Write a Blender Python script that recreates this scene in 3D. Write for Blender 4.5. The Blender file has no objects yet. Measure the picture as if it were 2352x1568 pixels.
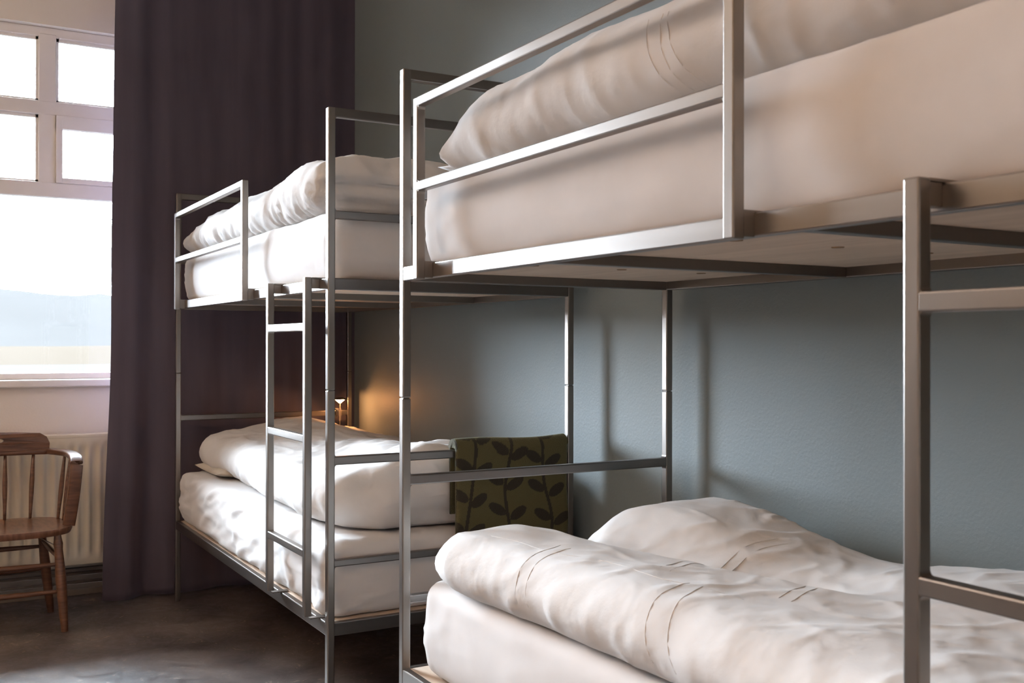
import bpy, bmesh, math, random
from mathutils import Vector, Matrix, noise
random.seed(7)
S = bpy.context.scene
COL = S.collection
G = 1.19                      # eye height above the floor; z given relative to the eye is turned into world z with Z()
def Z(z): return z + G

# ------------------------------------------------------------------ camera
FW = Vector((-0.8665, 0.4990, 0.0025)).normalized()
F_PX = 2386.3
cam_d = bpy.data.cameras.new('camera'); cam = bpy.data.objects.new('camera', cam_d); COL.objects.link(cam)
_r = FW.cross(Vector((0, 0, 1))).normalized(); _u = _r.cross(FW)
_roll = 0.0014
_r2 = _r*math.cos(_roll) + _u*math.sin(_roll); _u2 = -_r*math.sin(_roll) + _u*math.cos(_roll)
M = Matrix(((_r2.x, _u2.x, -FW.x), (_r2.y, _u2.y, -FW.y), (_r2.z, _u2.z, -FW.z)))
cam.matrix_world = Matrix.Translation((4.9502, -1.0495, G)) @ M.to_4x4()
cam_d.sensor_width = 36; cam_d.lens = F_PX/2352*36; cam_d.clip_start = 0.05; cam_d.clip_end = 6000
cam_d.dof.use_dof = True; cam_d.dof.focus_distance = 3.2; cam_d.dof.aperture_fstop = 9
S.camera = cam

# ------------------------------------------------------------------ world, daylight, exposure
S.view_settings.view_transform = 'Standard'; S.view_settings.look = 'None'
S.view_settings.gamma = 1; S.view_settings.use_curve_mapping = False
S.view_settings.exposure = 0.0
W = bpy.data.worlds.new('sky'); S.world = W; W.use_nodes = True
nt = W.node_tree; nt.nodes.clear()
o = nt.nodes.new('ShaderNodeOutputWorld'); b = nt.nodes.new('ShaderNodeBackground')
tc = nt.nodes.new('ShaderNodeTexCoord'); sx = nt.nodes.new('ShaderNodeSeparateXYZ'); rp = nt.nodes.new('ShaderNodeValToRGB')
nt.links.new(tc.outputs['Generated'], sx.inputs[0]); nt.links.new(sx.outputs['Z'], rp.inputs[0])
rp.color_ramp.elements[0].position = 0.0; rp.color_ramp.elements[0].color = (0.76, 0.84, 0.97, 1)
rp.color_ramp.elements[1].position = 0.5; rp.color_ramp.elements[1].color = (0.78, 0.88, 1.0, 1)
nt.links.new(rp.outputs[0], b.inputs[0]); b.inputs[1].default_value = 126.0
nt.links.new(b.outputs[0], o.inputs[0])

def area(name, loc, rot, sx_, sy_, power, color, portal=False):
    l = bpy.data.lights.new(name, 'AREA'); l.shape = 'RECTANGLE'; l.size = sx_; l.size_y = sy_; l.energy = power; l.color = color
    if portal: l.cycles.is_portal = True
    ob = bpy.data.objects.new(name, l); ob.location = loc; ob.rotation_euler = rot; COL.objects.link(ob); return ob
WIN = [(-1.45, 0.22)]          # y extent of the window
for a0, a1 in WIN:
    area('window_portal', (-0.56, (a0+a1)/2, Z(0.66)), (0, -math.pi/2, 0), 1.8, a1-a0, 1, (1, 1, 1), portal=True)
# warm interior light: two unseen lamps added as soft fill bounced off the ceiling
area('fill_uplight', (5.2, -2.6, 2.45), (math.pi, 0, 0), 0.5, 0.5, 68, (1.0, 0.64, 0.40))
area('fill_uplight', (1.8, -3.0, 2.45), (math.pi, 0, 0), 0.5, 0.5, 92, (1.0, 0.82, 0.68))

# ------------------------------------------------------------------ helpers
def tag(o, label=None, cat=None, group=None, kind=None):
    if label: o['label'] = label
    if cat: o['category'] = cat
    if group: o['group'] = group
    if kind: o['kind'] = kind
    return o
def empty(name, loc, label, cat, group=None):
    o = bpy.data.objects.new(name, None); o.location = loc; o.empty_display_size = .1; COL.objects.link(o)
    return tag(o, label, cat, group)
def link(name, bm, mat, parent=None, smooth=False, angle=None):
    me = bpy.data.meshes.new(name); bm.normal_update(); bm.to_mesh(me); bm.free()
    if smooth:
        me.polygons.foreach_set('use_smooth', [True]*len(me.polygons))
        if angle: me.set_sharp_from_angle(angle=math.radians(angle))
    for m in (mat if isinstance(mat, (list, tuple)) else [mat]): me.materials.append(m)
    o = bpy.data.objects.new(name, me); COL.objects.link(o)
    if parent: o.parent = parent; o.matrix_parent_inverse = Matrix.Identity(4)
    return o
def dup(src, loc, **kw):
    r = src.copy(); COL.objects.link(r); r.location = loc
    tag(r, **kw)
    for ch in list(src.children):
        c = ch.copy(); COL.objects.link(c); c.parent = r
        for g in list(ch.children):
            d = g.copy(); COL.objects.link(d); d.parent = c
    return r
def box(bm, x0, x1, y0, y1, z0, z1, bev=0.0, seg=2, mi=0):
    m = Matrix.Translation(((x0+x1)/2, (y0+y1)/2, (z0+z1)/2)) @ Matrix.Diagonal((abs(x1-x0), abs(y1-y0), abs(z1-z0), 1))
    r = bmesh.ops.create_cube(bm, size=1, matrix=m)
    fs = list({f for v in r['verts'] for f in v.link_faces})
    for f in fs: f.material_index = mi
    if bev > 0:
        es = list({e for v in r['verts'] for e in v.link_edges})
        bmesh.ops.bevel(bm, geom=es, offset=bev, segments=seg, profile=.5, affect='EDGES', material=-1)
def tube(bm, pts, rad, n=12, caps=True, mi=0):
    """round tube through pts; rad number or list"""
    pts = [Vector(p) for p in pts]
    if not isinstance(rad, (list, tuple)): rad = [rad]*len(pts)
    rings = []; prev = None
    for i, p in enumerate(pts):
        t = (pts[min(i+1, len(pts)-1)] - pts[max(i-1, 0)]).normalized()
        if prev is None:
            a = Vector((0, 0, 1)) if abs(t.z) < .9 else Vector((1, 0, 0))
            u = t.cross(a).normalized()
        else:
            u = (prev - t*prev.dot(t)).normalized()
        prev = u; w = t.cross(u)
        rings.append([bm.verts.new(p + (u*math.cos(2*math.pi*k/n) + w*math.sin(2*math.pi*k/n))*rad[i]) for k in range(n)])
    for a, b_ in zip(rings, rings[1:]):
        for k in range(n):
            f = bm.faces.new((a[k], a[(k+1) % n], b_[(k+1) % n], b_[k])); f.material_index = mi
    if caps:
        for rg in (rings[0], rings[-1]):
            f = bm.faces.new(rg); f.material_index = mi
def prism(bm, outline, axis, a0, a1):
    """extrude a 2D outline along axis ('x','y','z') from a0 to a1"""
    def P(u, v, a): return {'x': (a, u, v), 'y': (u, a, v), 'z': (u, v, a)}[axis]
    A = [bm.verts.new(P(u, v, a0)) for u, v in outline]; B = [bm.verts.new(P(u, v, a1)) for u, v in outline]
    n = len(outline)
    bm.faces.new(A); bm.faces.new(B)
    for k in range(n): bm.faces.new((A[k], A[(k+1) % n], B[(k+1) % n], B[k]))
def fillet(bm, axis, cu, cv, su, sv, r, a0, a1):
    """concave weld fillet in the corner (cu,cv) opening towards signs su,sv"""
    pts = [(cu, cv)]
    for k in range(6):
        t = k/5*math.pi/2
        pts.append((cu + su*r*(1-math.sin(t)), cv + sv*r*(1-math.cos(t))))
    prism(bm, pts, axis, a0, a1)
def fixn(bm): bmesh.ops.recalc_face_normals(bm, faces=bm.faces)

# ------------------------------------------------------------------ materials
def mat(name):
    m = bpy.data.materials.new(name); m.use_nodes = True
    n = m.node_tree; p = n.nodes['Principled BSDF']; return m, n, p
def N(n, t, **kw):
    x = n.nodes.new(t)
    for k, v in kw.items():
        if k in x.inputs: x.inputs[k].default_value = v
        else: setattr(x, k, v)
    return x
def coords(n, scale=(1, 1, 1)):
    g = N(n, 'ShaderNodeNewGeometry'); mp = N(n, 'ShaderNodeMapping'); mp.inputs['Scale'].default_value = scale
    n.links.new(g.outputs['Position'], mp.inputs[0]); return mp
def varied(n, p, c1, c2, scale=4, detail=4, stretch=(1, 1, 1), lo=.35, hi=.65):
    mp = coords(n, stretch); t = N(n, 'ShaderNodeTexNoise', Scale=scale, Detail=detail)
    r = N(n, 'ShaderNodeValToRGB'); r.color_ramp.elements[0].position = lo; r.color_ramp.elements[1].position = hi
    r.color_ramp.elements[0].color = (*c1, 1); r.color_ramp.elements[1].color = (*c2, 1)
    n.links.new(mp.outputs[0], t.inputs[0]); n.links.new(t.outputs[0], r.inputs[0]); n.links.new(r.outputs[0], p.inputs['Base Color'])
    return t, r
def bump(n, p, scale, dist, strength=1, detail=3, stretch=(1, 1, 1), prev=None, kind='ShaderNodeTexNoise'):
    mp = coords(n, stretch); t = N(n, kind); t.inputs['Scale'].default_value = scale
    if 'Detail' in t.inputs: t.inputs['Detail'].default_value = detail
    bp = N(n, 'ShaderNodeBump'); bp.inputs['Distance'].default_value = dist; bp.inputs['Strength'].default_value = strength
    n.links.new(mp.outputs[0], t.inputs[0]); n.links.new(t.outputs[0], bp.inputs['Height'])
    if prev: n.links.new(prev.outputs[0], bp.inputs['Normal'])
    n.links.new(bp.outputs[0], p.inputs['Normal']); return bp

def steel(name, c1, c2, rough, stretch):
    m, n, p = mat(name); p.inputs['Metallic'].default_value = 1
    varied(n, p, c1, c2, 9, 5, stretch)
    mp = coords(n, stretch); t = N(n, 'ShaderNodeTexNoise', Scale=60, Detail=3); mr = N(n, 'ShaderNodeMapRange')
    mr.inputs['To Min'].default_value = rough-.05; mr.inputs['To Max'].default_value = rough+.09
    n.links.new(mp.outputs[0], t.inputs[0]); n.links.new(t.outputs[0], mr.inputs[0]); n.links.new(mr.outputs[0], p.inputs['Roughness'])
    bump(n, p, 120, .00012, .35, 2, stretch)
    return m
M_STEEL_V = steel('brushed_steel_upright', (.24, .215, .195), (.31, .282, .258), .33, (1, 1, .08))
M_STEEL_X = steel('brushed_steel_long', (.24, .215, .195), (.31, .282, .258), .33, (.06, 1, 1))
M_STEEL_Y = steel('brushed_steel_cross', (.20, .180, .168), (.27, .246, .23), .33, (1, .08, 1))

def cloth(name, c1, c2, weave=900, crinkle=.0012, crs=14):
    m, n, p = mat(name); p.inputs['Roughness'].default_value = .95; p.inputs['Specular IOR Level'].default_value = .15
    p.inputs['Sheen Weight'].default_value = .12; p.inputs['Sheen Roughness'].default_value = .6
    varied(n, p, c1, c2, 6, 4)
    mp = coords(n, (1, 1, 1)); wn = N(n, 'ShaderNodeTexNoise', Scale=3, Detail=2); n.links.new(mp.outputs[0], wn.inputs[0])
    ad = N(n, 'ShaderNodeMixRGB'); ad.blend_type = 'ADD'; ad.inputs[0].default_value = .35; n.links.new(mp.outputs[0], ad.inputs[1]); n.links.new(wn.outputs['Color'], ad.inputs[2])
    mp2 = N(n, 'ShaderNodeMapping'); mp2.inputs['Scale'].default_value = (1, 2.2, 1.6); mp2.inputs['Rotation'].default_value = (0, .3, .45); n.links.new(ad.outputs[0], mp2.inputs[0])
    rt = N(n, 'ShaderNodeTexNoise'); rt.noise_type = 'RIDGED_MULTIFRACTAL'; rt.inputs['Scale'].default_value = crs*.45; rt.inputs['Detail'].default_value = 4; n.links.new(mp2.outputs[0], rt.inputs[0])
    b0 = N(n, 'ShaderNodeBump'); b0.inputs['Distance'].default_value = crinkle*2.2; b0.inputs['Strength'].default_value = .55; n.links.new(rt.outputs[0], b0.inputs['Height'])
    b1 = bump(n, p, crs, crinkle*3, .5, 6, prev=b0); bump(n, p, weave, .0003, .35, 1, prev=b1)
    return m
M_SHEET = cloth('white_cotton_sheet', (.64, .615, .60), (.69, .665, .65), crinkle=.0008, crs=9)
M_DUVET = cloth('white_cotton_duvet', (.66, .635, .615), (.72, .70, .68), crinkle=.0022, crs=16)
M_PILLOW = cloth('natural_pillow_cotton', (.52, .46, .38), (.58, .52, .43))
M_TAG = cloth('care_label_cream', (.8, .77, .6), (.85, .8, .65))

m, n, p = mat('blue_grey_wall_paint'); M_BLUE = m
varied(n, p, (.205, .238, .243), (.222, .256, .261), 1.2, 3); p.inputs['Roughness'].default_value = .55; p.inputs['Specular IOR Level'].default_value = .35
bump(n, p, 140, .0012, .5, 3)
m, n, p = mat('cream_wall_paint'); M_CREAM = m
varied(n, p, (.82, .74, .66), (.85, .77, .69), 1.5, 3); p.inputs['Roughness'].default_value = .7; bump(n, p, 120, .001, .4)
m, n, p = mat('white_ceiling_paint'); M_CEIL = m
varied(n, p, (.72, .68, .63), (.76, .72, .67), 1, 2); p.inputs['Roughness'].default_value = .9
m, n, p = mat('white_gloss_woodwork'); M_FRAME = m
varied(n, p, (.86, .80, .75), (.90, .84, .79), 5, 3); p.inputs['Roughness'].default_value = .45
m, n, p = mat('cream_radiator_enamel'); M_RAD = m
varied(n, p, (.76, .67, .53), (.80, .71, .57), 3, 2); p.inputs['Roughness'].default_value = .4
m, n, p = mat('brown_grey_trunking'); M_TRUNK = m
varied(n, p, (.16, .125, .105), (.22, .18, .15), 6, 4); p.inputs['Roughness'].default_value = .4
# floor: dark stained concrete, scuffed, half gloss
m, n, p = mat('dark_stained_concrete'); M_FLOOR = m
t1, r1 = varied(n, p, (.060, .046, .044), (.16, .128, .115), 3.0, 9, lo=.38, hi=.66)
mp = coords(n, (1, 1, 1)); t2 = N(n, 'ShaderNodeTexNoise', Scale=9, Detail=12); t2.inputs['Roughness'].default_value = .78; t2.inputs['Distortion'].default_value = 1.6
r2 = N(n, 'ShaderNodeValToRGB'); r2.color_ramp.elements[0].position = .58; r2.color_ramp.elements[1].position = .68
r2.color_ramp.elements[0].color = (0, 0, 0, 1); r2.color_ramp.elements[1].color = (1, 1, 1, 1)
mx = N(n, 'ShaderNodeMixRGB'); mx.inputs[2].default_value = (.46, .36, .28, 1)
n.links.new(mp.outputs[0], t2.inputs[0]); n.links.new(t2.outputs[0], r2.inputs[0]); n.links.new(r2.outputs[0], mx.inputs[0])
n.links.new(r1.outputs[0], mx.inputs[1]); n.links.new(mx.outputs[0], p.inputs['Base Color'])
mr = N(n, 'ShaderNodeMapRange'); mr.inputs['From Min'].default_value = .4; mr.inputs['From Max'].default_value = .65; mr.inputs['To Min'].default_value = .30; mr.inputs['To Max'].default_value = .52
n.links.new(t2.outputs[0], mr.inputs[0]); n.links.new(mr.outputs[0], p.inputs['Roughness']); bump(n, p, 18, .0016, .6, 8)
# curtain: dark aubergine wool
m, n, p = mat('dark_purple_curtain_cloth'); M_CURT = m
varied(n, p, (.088, .074, .100), (.101, .086, .114), 3, 3, (1, 6, .5)); p.inputs['Roughness'].default_value = .9
p.inputs['Sheen Weight'].default_value = .35; p.inputs['Sheen Roughness'].default_value = .5; p.inputs['Sheen Tint'].default_value = (.62, .52, .75, 1)
p.inputs['Specular IOR Level'].default_value = .2; bump(n, p, 500, .0006, .5, 2)
m, n, p = mat('chair_wood'); M_WOOD = m
varied(n, p, (.085, .034, .018), (.17, .075, .04), 5, 6, (2, 2, 14)); p.inputs['Roughness'].default_value = .34; p.inputs['Coat Weight'].default_value = .3
m, n, p = mat('chair_seat_wood'); M_SEATW = m
varied(n, p, (.13, .055, .03), (.22, .10, .055), 5, 6, (3, 14, 3)); p.inputs['Roughness'].default_value = .3; p.inputs['Coat Weight'].default_value = .3
m, n, p = mat('bed_deck_plywood'); M_PLY = m
varied(n, p, (.56, .44, .34), (.64, .51, .40), 4, 5, (1, 6, 1)); p.inputs['Roughness'].default_value = .7
m, n, p = mat('screw_brass'); M_SCREW = m
p.inputs['Base Color'].default_value = (.30, .17, .08, 1); p.inputs['Metallic'].default_value = .6; p.inputs['Roughness'].default_value = .5
m, n, p = mat('lamp_metal'); M_LAMP = m
p.inputs['Base Color'].default_value = (.30, .27, .25, 1); p.inputs['Metallic'].default_value = .9; p.inputs['Roughness'].default_value = .35
m, n, p = mat('lamp_bulb_glow'); M_BULB = m
p.inputs['Base Color'].default_value = (1, .8, .5, 1); p.inputs['Emission Color'].default_value = (1, .62, .28, 1); p.inputs['Emission Strength'].default_value = 22
# window glass: clear with a faint surface reflection
m = bpy.data.materials.new('window_glass'); m.use_nodes = True; n = m.node_tree; n.nodes.clear(); M_GLASS = m
oo = N(n, 'ShaderNodeOutputMaterial'); tr = N(n, 'ShaderNodeBsdfTransparent'); gl = N(n, 'ShaderNodeBsdfGlossy'); fr = N(n, 'ShaderNodeFresnel'); mxs = N(n, 'ShaderNodeMixShader')
fr.inputs[0].default_value = 1.45; gl.inputs['Roughness'].default_value = .02; tr.inputs[0].default_value = (.96, .98, .98, 1)
n.links.new(fr.outputs[0], mxs.inputs[0]); n.links.new(tr.outputs[0], mxs.inputs[1]); n.links.new(gl.outputs[0], mxs.inputs[2]); n.links.new(mxs.outputs[0], oo.inputs[0])
# outdoors
m, n, p = mat('snowy_shore'); M_SNOW = m
varied(n, p, (.0112, .0101, .0093), (.0117, .0106, .0098), .02, 4); p.inputs['Roughness'].default_value = 1; p.inputs['Specular IOR Level'].default_value = 0
m, n, p = mat('hazy_mountain_rock'); M_MOUNT = m
varied(n, p, (.0090, .0086, .0083), (.0096, .0092, .0089), .004, 5); p.inputs['Roughness'].default_value = 1; p.inputs['Specular IOR Level'].default_value = 0
m, n, p = mat('ochre_shore_grass'); M_SHORE = m
varied(n, p, (.0108, .0089, .0071), (.0113, .0094, .0076), .02, 3); p.inputs['Roughness'].default_value = 1; p.inputs['Specular IOR Level'].default_value = 0
# blanket: olive wool, leaf colour carried by the weave pattern
m, n, p = mat('olive_wool_leaf_weave'); M_BLANK = m
at = N(n, 'ShaderNodeVertexColor'); at.layer_name = 'leaf'
mx = N(n, 'ShaderNodeMixRGB'); mx.inputs[1].default_value = (.100, .085, .036, 1); mx.inputs[2].default_value = (.034, .027, .017, 1)
n.links.new(at.outputs[0], mx.inputs[0]); n.links.new(mx.outputs[0], p.inputs['Base Color'])
p.inputs['Roughness'].default_value = 1; p.inputs['Sheen Weight'].default_value = .35; p.inputs['Sheen Roughness'].default_value = .4; p.inputs['Sheen Tint'].default_value = (.7, .7, .45, 1); bump(n, p, 260, .003, .8, 4)

# ------------------------------------------------------------------ room shell
YW = 0.925; XW = -0.38; YL = -4.7; XR = 7.6; HC = 3.15
bm = bmesh.new(); box(bm, XW-.3, XR+.2, YL-.2, YW+.2, -.2, 0); tag(link('floor', bm, M_FLOOR), kind='structure', label='dark stained concrete floor with pale scuffs')
bm = bmesh.new(); box(bm, XW-.3, XR+.2, YL-.2, YW+.2, HC, HC+.2); tag(link('ceiling', bm, M_CEIL), kind='structure')
bm = bmesh.new(); box(bm, XW-.3, XR+.2, YW, YW+.2, 0, HC); tag(link('wall_back', bm, M_BLUE), kind='structure', label='blue grey painted wall behind both bunk beds')
bm = bmesh.new(); box(bm, XW-.3, XR+.2, YL-.2, YL, 0, HC); tag(link('wall_front', bm, M_CREAM), kind='structure')
bm = bmesh.new(); box(bm, XR, XR+.2, YL, YW, 0, HC); tag(link('wall_right', bm, M_CREAM), kind='structure')
SILL, HEAD = Z(-.17), Z(1.50)
bm = bmesh.new()
box(bm, XW-.3, XW, YL, YW, 0, SILL-.03); box(bm, XW-.3, XW, YL, YW, HEAD, HC)
ys = [YL, WIN[0][0], WIN[0][1], YW]
for k in (0, 2): box(bm, XW-.3, XW, ys[k], ys[k+1], SILL-.03, HEAD)
tag(link('wall_left', bm, M_CREAM), kind='structure', label='cream window wall')

def window(idx, y0, y1, mull):
    xf0, xf1 = -.475, -.425; bm = bmesh.new()
    # casing: head, jambs, bottom rail
    box(bm, xf0, xf1, y0, y1, Z(1.455), HEAD, .004); box(bm, xf0-.0015, xf1+.0015, y0-.002, y0+.07, SILL-.002, HEAD+.002, .002); box(bm, xf0-.0015, xf1+.0015, y1-.07, y1+.002, SILL-.002, HEAD+.002, .002)
    box(bm, xf0, xf1, y0, y1, SILL, Z(-.140), .004)
    box(bm, xf0-.005, xf1+.004, y0, y1, Z(1.085), Z(1.150), .004)
    box(bm, xf0-.005, xf1+.006, y0, y1, Z(.695), Z(.765), .004)
    for my in mull: box(bm, xf0, xf1+.002, my-.0385, my+.0385, Z(.70), HEAD-.03, .004)
    # thin glazing beads around the upper lights
    cells = [y0+.07] + [q for my in mull for q in (my-.0385, my+.0385)] + [y1-.07]
    for k in range(0, len(cells), 2):
        for za, zb in ((Z(1.150), Z(1.455)), (Z(.765), Z(1.085))):
            box(bm, xf1-.035, xf1-.012, cells[k], cells[k]+.012, za, zb); box(bm, xf1-.035, xf1-.012, cells[k+1]-.012, cells[k+1], za, zb)
            box(bm, xf1-.035, xf1-.012, cells[k], cells[k+1], za, za+.010); box(bm, xf1-.035, xf1-.012, cells[k], cells[k+1], zb-.014, zb)
    w = tag(link('window_%d' % idx, bm, M_FRAME), kind='structure', label='white painted window frame with transoms and mullions' if idx == 1 else None)
    bm = bmesh.new(); box(bm, xf0-.02, XW+.035, y0-.03, y1+.03, SILL-.035, SILL, .006); link('window_sill', bm, M_FRAME, w)
    bm = bmesh.new(); box(bm, -.455, -.449, y0+.04, y1-.04, SILL+.01, HEAD-.02); link('window_pane', bm, M_GLASS, w)
    # opening casement in the second row, right of a mullion
    a, c = mull[-1]+.0385, min(mull[-1]+.0385+.62, y1-.07)
    bm = bmesh.new()
    for q in ((a-.002, a+.028, Z(.764), Z(1.086)), (c-.03, c+.002, Z(.764), Z(1.086)), (a-.002, c+.002, Z(1.022), Z(1.086)), (a-.002, c+.002, Z(.764), Z(.790))):
        box(bm, xf1-.03, xf1+(.016 if q[1]-q[0] < .1 else .0145), *q, .003)
    link('casement_sash', bm, M_FRAME, w)
window(1, WIN[0][0], WIN[0][1], [-.502])

# trunking and pipes along the foot of the window wall
bm = bmesh.new(); box(bm, XW, XW+.03, YL, YW, 0, .125, .004); box(bm, XW+.03, XW+.045, YL, YW, 0, .03, .003)
tag(link('baseboard_left', bm, M_TRUNK), kind='structure', label='brown grey baseboard under the radiator')
bm = bmesh.new()
for zz in (.065, .105): tube(bm, [(XW+.055, YL+.02, zz), (XW+.055, YW-.02, zz)], .009, 10)
fixn(bm); tag(link('heating_pipe', bm, M_TRUNK, smooth=True), 'pair of thin brown heating pipes running above the baseboard', 'pipe')

# ------------------------------------------------------------------ outdoors
bm = bmesh.new(); box(bm, -5000, -3, -4000, 4500, -12.2, -12); tag(link('snowy_ground', bm, M_SNOW), kind='structure')
def ridge(name, mat_, dist, hfun, y0, y1, n, depth, lab, cat):
    bm = bmesh.new(); rows = []
    for i in range(n+1):
        y = y0 + (y1-y0)*i/n; h = hfun(y)
        prof = [(dist+depth*.0, 0), (dist+depth*.25, h*.55), (dist+depth*.45, h*.9), (dist+depth*.55, h), (dist+depth, 0)]
        rows.append([bm.verts.new((-d, y + random.uniform(-.2, .2)*abs(y1-y0)/n, -12.1+z_*(1+random.uniform(-.04, .04)) )) for d, z_ in prof])
    for a, c in zip(rows, rows[1:]):
        for k in range(4): bm.faces.new((a[k], a[k+1], c[k+1], c[k]))
    fixn(bm); tag(link(name, bm, mat_, smooth=True), lab, cat)
ridge('mountain', M_MOUNT, 2200, lambda y: 135+10*noise.noise(Vector((y*.004, 3, 0)))+6*noise.noise(Vector((y*.02, 1, 0))), -2500, 4200, 160, 900, 'long pale blue mountain ridge across the water beyond the window', 'mountain')
ridge('shore_bank', M_SHORE, 700, lambda y: 13.2-1.4+.4*noise.noise(Vector((y*.02, 8, 0))), -900, 1500, 80, 60, 'low ochre bank of land below the mountain', 'bank')

# ------------------------------------------------------------------ radiator
rad = empty('radiator', (XW+.07, -1.1, .14), 'cream ribbed panel radiator under the window behind the chair', 'radiator')
bm = bmesh.new(); y0, y1, z0, z1 = -.95, 1.0, .02, .62; pitch = .049; ny = int((y1-y0)/(pitch/8)); nz = 30; rows = []
for i in range(ny+1):
    y = y0 + (y1-y0)*i/ny; row = []
    ph = ((y-y0) % pitch)/pitch; rib = .5-.5*math.cos(2*math.pi*ph); rib = min(1, rib*1.5)
    for j in range(nz+1):
        z = z0 + (z1-z0)*j/nz
        e = min(1, max(0, (z-z0-.035)/.025))*min(1, max(0, (z1-.045-z)/.025))
        e *= min(1, (y-y0)/.03)*min(1, (y1-y)/.03)
        row.append(bm.verts.new((.045-.013*rib*e, y, z)))
    rows.append(row)
for a, c in zip(rows, rows[1:]):
    for j in range(nz): bm.faces.new((a[j], c[j], c[j+1], a[j+1]))
link('front_panel', bm, M_RAD, rad, smooth=True)
bm = bmesh.new(); box(bm, -.03, .046, y0-.004, y1+.004, z1-.012, z1+.006, .004); box(bm, -.03, .046, y0-.004, y0+.002, z0, z1, .002); box(bm, -.03, .046, y1-.002, y1+.004, z0, z1, .002)
box(bm, -.03, .044, y0, y1, z0-.004, z0+.012, .003); link('casing', bm, M_RAD, rad)
bm = bmesh.new(); box(bm, -.03, -.015, y0+.01, y1-.01, z0+.02, z1-.02); link('back_panel', bm, M_RAD, rad)
bm = bmesh.new()
box(bm, -.069, -.028, y0+.3, y0+.34, .1, .5); link('wall_bracket', bm, M_RAD, rad)
bm = bmesh.new(); box(bm, -.069, -.028, y1-.34, y1-.3, .1, .5); link('wall_bracket', bm, M_RAD, rad)

# ------------------------------------------------------------------ curtain
def sm(t): t = max(0, min(1, t)); return t*t*(3-2*t)
cur = None
bm = bmesh.new(); ny, nz = 420, 90; rows = []
def pleat(s, z):
    # s metres along the cloth
    lo = 1-sm(z/1.6)
    a = .005+.011*lo
    w = math.sin(s*21+1.1*math.sin(s*5)+.5*noise.noise(Vector((s*2, z*.6, 0))))*a
    w += (.0025+.003*lo)*math.sin(s*47+2*math.sin(s*7))+.010*noise.noise(Vector((s*4, z*.35, 4)))
    w += .034*math.exp(-((s-.10)/.045)**2)*(.35+.65*lo)
    return w
for i in range(ny+1):
    s = i/ny*1.19; row = []
    for j in range(nz+1):
        z = .012 + (HC-.10)*j/nz
        fl = 1-sm((z)/1.35)
        y = -.262 + s - .035*fl*(1-s/1.19) + .004*noise.noise(Vector((s*3, z*1.5, 9)))
        if z > 1.6 and s < .3: y += .012*(z-1.6)*(1-s/.3)
        x = -.115 + pleat(s, z)
        if z < .05: x += .012*math.sin(s*19)*(1-z/.05)
        row.append(bm.verts.new((x, y, z)))
    rows.append(row)
for a, c in zip(rows, rows[1:]):
    for j in range(nz): bm.faces.new((a[j], c[j], c[j+1], a[j+1]))
c_ob = link('curtain', bm, M_CURT, smooth=True); md = c_ob.modifiers.new('thick', 'SOLIDIFY'); md.thickness = .004; md.offset = 0
tag(c_ob, 'dark purple floor length curtain hanging in the corner beside the window', 'curtain')

# ------------------------------------------------------------------ bunk bed
L, BW, TX, TY = 2.05, .859, .0232, .0225
bed = empty('bunk_bed', (0, 0, 0), 'steel tube bunk bed in the corner by the curtain, blanket over its foot rail', 'bunk bed', 'steel bunk beds along the blue wall')
BV = .0028
SEAM = Z(-.1364)
for k, (px, py) in enumerate(((0, 0), (L-TX, 0), (0, BW-TY), (L-TX, BW-TY))):
    bm = bmesh.new(); box(bm, px, px+TX, py, py+TY, 0, SEAM-.0008, BV); link('lower_post', bm, M_STEEL_V, bed)
    bm = bmesh.new(); box(bm, px, px+TX, py, py+TY, SEAM+.0008, Z(.6944)-(.002 if 0 else 0), BV)
    box(bm, px+.004, px+TX-.004, py+.004, py+TY-.004, SEAM-.01, SEAM+.01)
    link('upper_post', bm, M_STEEL_V, bed)
def cross(name, px, z0, z1, fil=(1, 1), ins=.001):
    bm = bmesh.new(); box(bm, px+ins, px+TX-ins, TY-.004, BW-TY+.004, z0, z1, BV)
    R_ = .008
    for sgn, zz, on in ((1, z1-.001, fil[0]), (-1, z0+.001, fil[1])):
        if not on: continue
        fillet(bm, 'x', TY, zz, 1, sgn, R_, px+ins+.001, px+TX-ins-.001); fillet(bm, 'x', BW-TY, zz, -1, sgn, R_, px+ins+.001, px+TX-ins-.001)
    fixn(bm); link(name, bm, M_STEEL_Y, bed)
for px in (0, L-TX):
    bm = bmesh.new(); z0, z1 = Z(.6663), Z(.6944); box(bm, px+.0006, px+TX-.0006, .003, BW-.003, z0, z1, BV)
    fillet(bm, 'x', TY, z0+.001, 1, -1, .008, px+.002, px+TX-.002); fillet(bm, 'x', BW-TY, z0+.001, -1, -1, .008, px+.002, px+TX-.002)
    fixn(bm); link('top_rail', bm, M_STEEL_Y, bed)
    cross('end_rail', px, Z(.3681), Z(.3921)); cross('end_rail', px, Z(-.3562), Z(-.3310)); cross('end_rail', px, Z(-.6555), Z(-.6345))
    for zb0, zb1 in ((Z(.1581), Z(.1936)), (Z(-.8574), Z(-.8181))): cross('end_beam', px, zb0, zb1, (0, 0))
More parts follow.
